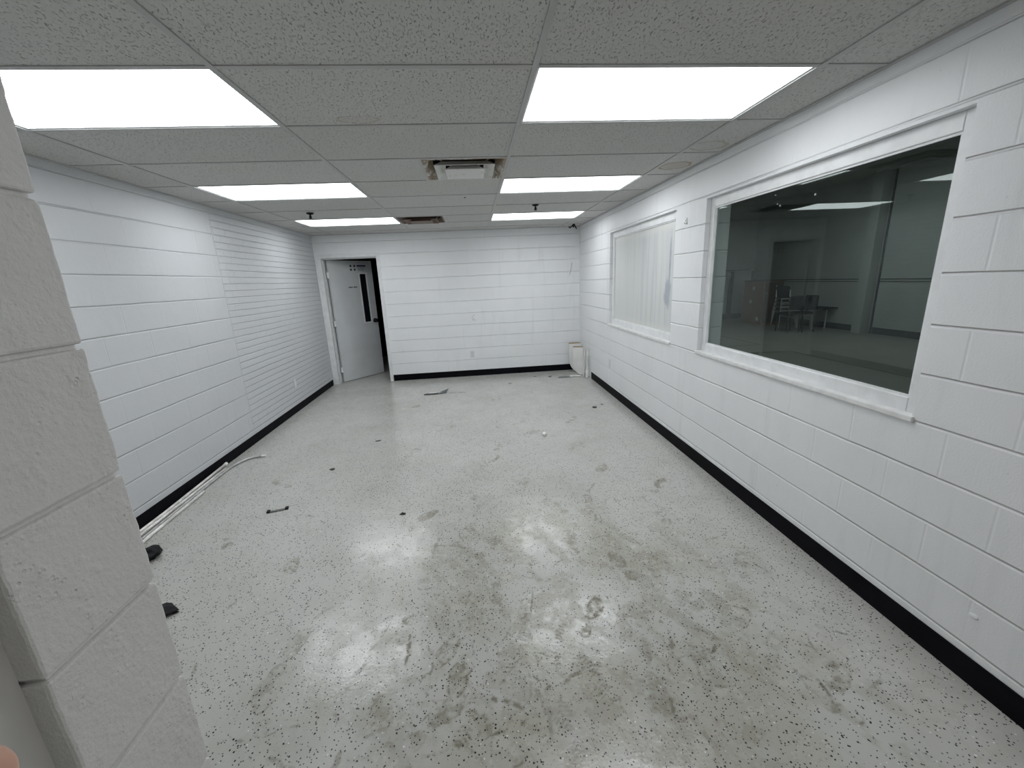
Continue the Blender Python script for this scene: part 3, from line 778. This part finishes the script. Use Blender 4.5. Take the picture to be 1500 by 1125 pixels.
chip('vinyl_scrap', 'small dark torn scrap on the floor left of the large grey scrap by the corner', 'scrap', 806, 552, .045, M_CHIP, 1.2, 0, .006, 5, 4, .02)
chip('floor_chip', 'thin dark chip on the floor closest to the far baseboard', 'chip', 784, 551.5, .028, M_CHIP, .5, 0, .004, 6, 5)
chip('floor_chip', 'thin dark chip on the floor in front of the far wall right of the outlet', 'chip', 747, 561.5, .030, M_CHIP, .5, 0, .004, 6, 6)
t = chip('crumpled_scrap', 'small grey crumpled scrap on the floor below the far wall outlet', 'scrap', 714, 554, .030, M_SMUDGE, .7, 0, .016, 9, 8)
X, Y = px_floor(634, 577.5)
t = thing('broken_bracket', 'broken dark and white piece lying on the floor in front of the door', 'debris', (X, Y, 0))
bm = bmesh.new(); add_prism(bm, [(-.13, -.025), (-.09, .03), (.06, .035), (.10, -.01), (.02, -.03)], .0, .012); obj('dark_base', bm, M_CHIP, t)
bm = bmesh.new(); add_prism(bm, [(-.06, -.004), (-.04, .028), (.05, .032), (.06, .006)], .012, .024); obj('white_piece', bm, M_OFFWHITE, t)
bm = bmesh.new(); add_prism(bm, [(.06, -.01), (.14, .05), (.24, .07), (.21, -.02), (.12, -.03)], 0, .006)
for v in bm.verts: v.co.z += max(0, v.co.x-.06)*.30*(1 if v.co.y > 0 else .3)
obj('torn_flap', bm, M_CHIPGREY, t)
bm = bmesh.new(); add_tube(bm, [(.25, -.01, .003), (.38, .0, .003), (.50, -.015, .003)], .003, 6); obj('thread', bm, M_SMUDGE, t)
X, Y = px_floor(798, 638.5)
t = thing('bottle_stopper', 'small white cap with a dark opening lying in the middle of the floor', 'cap', (X, Y, .0195), (math.radians(100), 0, .5))
bm = bmesh.new(); add_lathe(bm, [(.019, -.02), (.0195, .012), (.017, .02)], 18); obj('shell', bm, M_OFFWHITE, t, False)
bm = bmesh.new(); add_lathe(bm, [(.015, -.022), (.015, -.0195)], 16); obj('opening', bm, M_CHIPGREY, t)
chip('floor_chip', 'dark chip on the floor near the right baseboard, larger of two close together', 'chip', 871, 597, .035, M_CHIP, .8, 0, .012, 6, 11)
chip('floor_chip', 'small grey chip closest to the right baseboard under the smeared window', 'chip', 882, 592.5, .026, M_SMUDGE, .9, 0, .012, 6, 12)
chip('floor_chip', 'dark flake on the floor in line with the door, left of the middle', 'chip', 555, 646, .034, M_CHIP, .45, .3, .006, 6, 13)
chip('floor_chip', 'dark round flake on the floor between the bent pipe and the middle', 'chip', 487.5, 688, .026, M_CHIP, .9, 0, .008, 6, 14)
chip('floor_chip', 'black flake on the floor behind the left bright reflection', 'chip', 590, 753, .020, M_BLACK, .9, 0, .006, 7, 15)
X, Y = px_floor(407, 748)
t = thing('metal_clip', 'small dark metal strap with bent ends lying on the left side of the floor', 'clip', (X, Y, 0), (0, 0, .26))
bm = boxes(((-.07, -.016, 0), (.07, -.008, .006)), ((-.07, .008, 0), (.07, .014, .003)), bev=.001); obj('strap', bm, M_CHIP, t)
for s in (-1, 1):
    bm = bmesh.new(); add_box(bm, (s*.062-.012, -.016, .001), (s*.062+.012, .018, .014), .003); obj('bent_end', bm, M_BLACK, t)
def lump(name, label, px, py, r, hgt, seed, dx=0.0, sharp=0.0):
    X, Y = px_floor(px, py)
    bm = bmesh.new(); bmesh.ops.create_icosphere(bm, subdivisions=4, radius=1.0)
    off = Vector((seed*3.1, seed*1.7, 0))
    for v in bm.verts:
        k = 1+mnoise.noise(v.co*1.6+off)*.35+mnoise.noise(v.co*5+off)*.08
        v.co = Vector((v.co.x*k*r, v.co.y*k*r*.8, max(0, (v.co.z*k*.5+.42)*hgt)))
        if sharp and v.co.x > 0: v.co.y *= max(.15, 1-v.co.x/r*sharp)
    o = obj(name, bm, M_BLACK, None, True); o.location = (X+dx, Y, .0005)
    return tag(o, label, 'debris')
lump('black_rag', 'black rounded lump half hidden behind the block pillar near the pipes', 216, 818, .085, .075, 2)
lump('black_wedge', 'black pointed scrap half hidden behind the block pillar, nearer the camera', 241, 899, .075, .03, 5, 0, .9)

# ------------------------------------------------------------------ hall behind the tinted window
XW, YE, HZ = 9.42, 13.35, 3.60
M_HALLW = simple('hall_grey_paint', (0.50, 0.53, 0.52), 0.6, var=0.05, scale=1.5)
M_HALLC = simple('hall_ceiling_paint', (0.30, 0.31, 0.30), 0.8, var=0.05, scale=2)
M_HALLTRIM = simple('hall_dark_trim', (0.05, 0.06, 0.07), 0.5, var=0.2)
M_HALLF, g, b = newmat('hall_floor_with_lines')
P = g.pos(); x, y, z = g.sep(P)
def strip(v, c, w): return g.m('LESS_THAN', g.m('ABSOLUTE', g.m('SUBTRACT', v, c)), w)
lx = g.m('MULTIPLY', strip(x, 6.22, .022), g.m('MAXIMUM', g.m('LESS_THAN', y, 7.52), g.m('MULTIPLY', g.m('GREATER_THAN', y, 8.36), g.m('LESS_THAN', y, 11.0))))
ly = g.m('MULTIPLY', g.m('MAXIMUM', strip(y, 7.5, .022), strip(y, 8.38, .022)), g.m('LESS_THAN', x, 6.24))
g.put(b.inputs['Base Color'], g.mix(g.m('MAXIMUM', lx, ly), g.mix(g.ss(g.noise(P, 1.5, 4.0), .3, .7), rgb(.30, .305, .27), rgb(.34, .345, .31)), rgb(.06, .06, .06)))
b.inputs['Roughness'].default_value = 0.35
struct('floor', boxes(((XO-.199, -1.5, -.08), (XW+.2, YE+.2, 0))), M_HALLF, 'dim grey floor with dark lines in the hall behind the glass', 'floor').name = 'floor_hall'
struct('ceiling_hall', boxes(((XO, -1.5, HZ), (XW+.2, YE+.2, HZ+.1))), M_HALLC, 'dark ceiling of the hall behind the glass', 'ceiling')
struct('wall_hall_far', boxes(((XW, -1.5, 0), (XW+.2, YE, HZ))), M_HALLW, 'dim grey long wall of the hall behind the glass', 'wall')
bm = boxes(((XO-.199, YE, 0), (XW+.2, YE+.2, HZ)))
struct('wall_hall_end', bm, M_HALLW, 'dim grey end wall of the hall behind the glass', 'wall')
struct('wall_hall_rear', boxes(((XO, -1.7, 0), (XW+.2, -1.5, HZ))), M_HALLW, 'end wall of the hall out of view', 'wall')
struct('wall_hall_side', boxes(((XO-.199, YB+WT, 0), (XO, YE, HZ))), M_HALLW, 'near side wall of the hall beyond the room', 'wall')
bm = boxes(((XW-.24, 9.00, 0), (XW, 9.235, HZ)), bev=.01)
struct('trim_3', bm, M_HALLW, 'square grey column against the hall wall seen through the glass', 'column')
bm = boxes(((XW-.035, 8.925, .0), (XW, 8.955, HZ)))  # narrow dark strip, floor to ceiling, next to the column
struct('trim_4', bm, M_HALLTRIM, 'dark thin strip running up beside the hall column', 'trim')
struct('trim_5', boxes(((XW-.012, -1.45, 1.255), (XW, 8.91, 1.272)), ((XW-.012, -1.45, 1.20), (XW, 8.91, 1.212)), ((XW-.012, 9.245, 1.255), (XW, YE, 1.272)), ((XW-.012, 9.245, 1.20), (XW, YE, 1.212))), M_HALLTRIM, 'thin double dark rail along the hall wall', 'trim')
struct('baseboard_hall', boxes(((XW-.008, -1.45, 0), (XW, 8.91, .15)), ((XW-.008, 9.245, 0), (XW, YE-.01, .15))), M_HALLTRIM, 'black baseboard along the long hall wall', 'baseboard')
struct('baseboard_hall_end', boxes(((5.5, YE-.01, 0), (9.10, YE, .165))), M_HALLTRIM, 'black baseboard along the hall end wall', 'baseboard')
struct('trim_6', boxes(((8.54, YE-.03, .165), (8.70, YE, 1.56)), ((9.33, YE-.03, .3), (9.41, YE, 1.56)), ((7.2, YE-.02, 1.585), (9.25, YE, 1.605)), bev=.004), M_HALLTRIM, 'dark upright strips and rail on the hall end wall', 'trim')

# brown cabinet
t = thing('wooden_cabinet', 'brown wooden cabinet with an overhanging top in the hall behind the glass', 'cabinet', (8.38, 11.35, 0))
M_WOODB = simple('brown_cabinet_wood', (0.30, 0.155, 0.09), 0.5, var=0.12, scale=4)
M_WOODD = simple('dark_cabinet_wood', (0.10, 0.065, 0.05), 0.5, var=0.12, scale=4)
obj('body', boxes(((0, .02, 0), (.60, .90, 1.25)), bev=.006), M_WOODB, t)
obj('top', boxes(((-.02, -.05, 1.25), (.66, .92, 1.285)), bev=.006), M_WOODD, t)
d = obj('door', boxes(((.02, 0, .06), (.58, .02, 1.23)), bev=.004), M_WOODD, t)
bm = bmesh.new(); add_lathe(bm, [(.008, 0), (.016, .02), (.012, .028)], 12, Matrix.Translation((.06, 0, .92)) @ Matrix.Rotation(PI/2, 4, 'X')); obj('knob', bm, M_STEEL, d)
for (yy, zz, rr) in ((.46, 1.05, .045), (.55, .66, .045), (.20, .17, .05)):
    bm = bmesh.new(); add_box(bm, (-.003, yy-rr, zz-rr), (0, yy+rr, zz+rr), .001); obj('paper_label', bm, M_OFFWHITE, t)

# stacked chrome chairs
M_CHROME = simple('chrome_tube', (0.80, 0.80, 0.80), 0.25, 0.3)
M_SEAT = simple('dark_blue_seat', (0.008, 0.009, 0.013), 0.7, spec=0.1)
def make_chair(label, loc, rz):
    t = thing('stacking_chair', label, 'chair', loc, (0, 0, rz), group='stacked chairs in the hall')
    for s in (-1, 1):
        bm = bmesh.new(); add_tube(bm, [(s*.22, .24, .0), (s*.19, .16, .43), (s*.18, -.16, .45), (s*.22, -.25, 0)], .0125, 8); obj('leg_frame', bm, M_CHROME, t)
        bm = bmesh.new(); add_tube(bm, [(s*.18, .15, .44), (s*.18, .20, .62), (s*.17, .25, .80)], .0115, 8); obj('back_post', bm, M_CHROME, t)
    obj('seat', boxes(((-.21, -.20, .448), (.21, .19, .470)), bev=.01), M_SEAT, t)
    bm = boxes(((-.19, .185, .66), (.19, .205, .78)), bev=.009)
    for v in bm.verts: v.co.y += (v.co.z-.60)*.25
    obj('backrest', bm, M_SEAT, t)
    bm = bmesh.new(); add_tube(bm, [(-.22, -.215, .452), (.22, -.215, .452)], .015, 8); obj('front_rail', bm, M_CHROME, t)
    return t
CH0 = make_chair('bottom dark chair of the chrome stack beside the brown cabinet behind the glass', (8.72, 10.9, 0), -.25)
for k, nm in enumerate(('second chair up in the chrome stack beside the brown cabinet', 'third chair up in the chrome stack beside the brown cabinet', 'top chair of the chrome stack beside the brown cabinet')):
    copy_tree(CH0, (8.72, 10.9, .11*(k+1)), nm)

# table with two dark seats pushed against it
t = thing('folding_table', 'long dark low table with pale legs in the hall behind the glass', 'table', (9.02, 10.22, 0))
obj('table_top', boxes(((-.42, -.3, .515), (.42, .3, .555)), bev=.006), M_SEAT, t)
for sx in (-.24, .14):
    for sy in (-.24, .24):
        bm = bmesh.new(); add_tube(bm, [(sx, sy, .0), (sx, sy, .515)], .018, 8); obj('leg', bm, M_HALLW, t)
def make_seat(label, loc, rz):
    t = thing('padded_chair', label, 'chair', loc, (0, 0, rz), group='dark padded chairs in the hall')
    obj('backrest', boxes(((-.185, -.03, .57), (.185, .03, .92)), bev=.025), M_SEAT, t)
    obj('seat', boxes(((-.17, -.46, .44), (.17, -.06, .50)), bev=.02), M_SEAT, t)
    for sx in (-1, 1):
        bm = bmesh.new(); add_tube(bm, [(sx*.15, -.43, 0), (sx*.15, -.40, .44)], .012, 8); obj('leg', bm, M_HALLTRIM, t)
        bm = bmesh.new(); add_tube(bm, [(sx*.15, .0, 0), (sx*.15, -.04, .45), (sx*.15, -.01, .60)], .012, 8); obj('leg', bm, M_HALLTRIM, t)
    return t
PC = make_seat('left dark padded chair at the low table behind the glass', (8.06, 9.70, 0), PI)
copy_tree(PC, (8.42, 9.66, 0), 'right dark padded chair at the low table behind the glass, next to the pale legs')

# ------------------------------------------------------------------ the photographer's hand at the bottom left corner
def cpt(px, py, depth):
    return Vector((0, 0, CAM_Z)) + (fw + CR*((px-750)/F_PX) - CU*((py-562.5)/F_PX))*depth
def hand():
    m, g, b = newmat('skin')
    P = g.pos()
    g.put(b.inputs['Base Color'], g.mix(g.noise(P, 60.0, 3.0), rgb(0.58, 0.33, 0.24), rgb(0.68, 0.41, 0.31)))
    b.inputs['Roughness'].default_value = 0.5
    b.inputs['Subsurface Weight'].default_value = 0.15; b.inputs['Subsurface Radius'].default_value = (.006, .002, .001)
    verts, edges, rad = [], [], []
    def v(p, r): verts.append(p); rad.append(r); return len(verts)-1
    tip = cpt(-4, 1124, .115)
    ax = (-CR*.80 - CU*.55 + fw*.12).normalized()      # from the fingertip back to the knuckle
    sd = (-CU*.75 + CR*.62).normalized(); sd = (sd - ax*sd.dot(ax)).normalized()
    nrm = ax.cross(sd).normalized()
    wrist = tip + ax*.175 + sd*.030
    pw = v(wrist, .026); palm = v(wrist - ax*.045 + sd*.0, .030); edges.append((pw, palm))
    fore = v(wrist + ax*.07, .028); edges.append((pw, fore))
    offs = [-.030, -.010, .010, .029]; lens = [.078, .086, .080, .062]
    for k in range(4):
        base = tip + ax*.0757 + sd*(offs[k]+.030)
        b0 = v(base, .0105); edges.append((palm, b0)); prev = b0
        curl = 0.0 if k == 0 else .35+.1*k
        p = base.copy(); L = lens[k]
        for s, (fr, rr) in enumerate(((.48, .0092), (.29, .0084), (.20, .0074))):
            a = curl*(s+.6) if k else .06*s
            p = p + (-ax*math.cos(a) + nrm*math.sin(a))*L*fr
            i = v(p, rr*(1.4 if k == 0 else 1.0)); edges.append((prev, i)); prev = i
    tb = v(wrist - ax*.02 - sd*.024, .014); edges.append((pw, tb)); prev = tb
    for d_, rr in ((.034, .0115), (.064, .0100), (.086, .0085)):
        i = v(wrist - ax*(.02+d_*.78) - sd*(.024+d_*.42) + nrm*.012, rr); edges.append((prev, i)); prev = i
    me = bpy.data.meshes.new('hand'); me.from_pydata([tuple(p) for p in verts], edges, []); me.materials.append(m)
    o = bpy.data.objects.new('hand', me); COL.objects.link(o)
    sk = o.modifiers.new('skin', 'SKIN'); sk.use_smooth_shade = True
    for i, d_ in enumerate(me.skin_vertices[0].data): d_.radius = (rad[i], rad[i]); d_.use_root = (i == 0)
    ss_ = o.modifiers.new('sub', 'SUBSURF'); ss_.levels = 3; ss_.render_levels = 3
    tag(o, 'blurred pink fingertip of the photographer at the bottom left corner', 'hand')
hand()
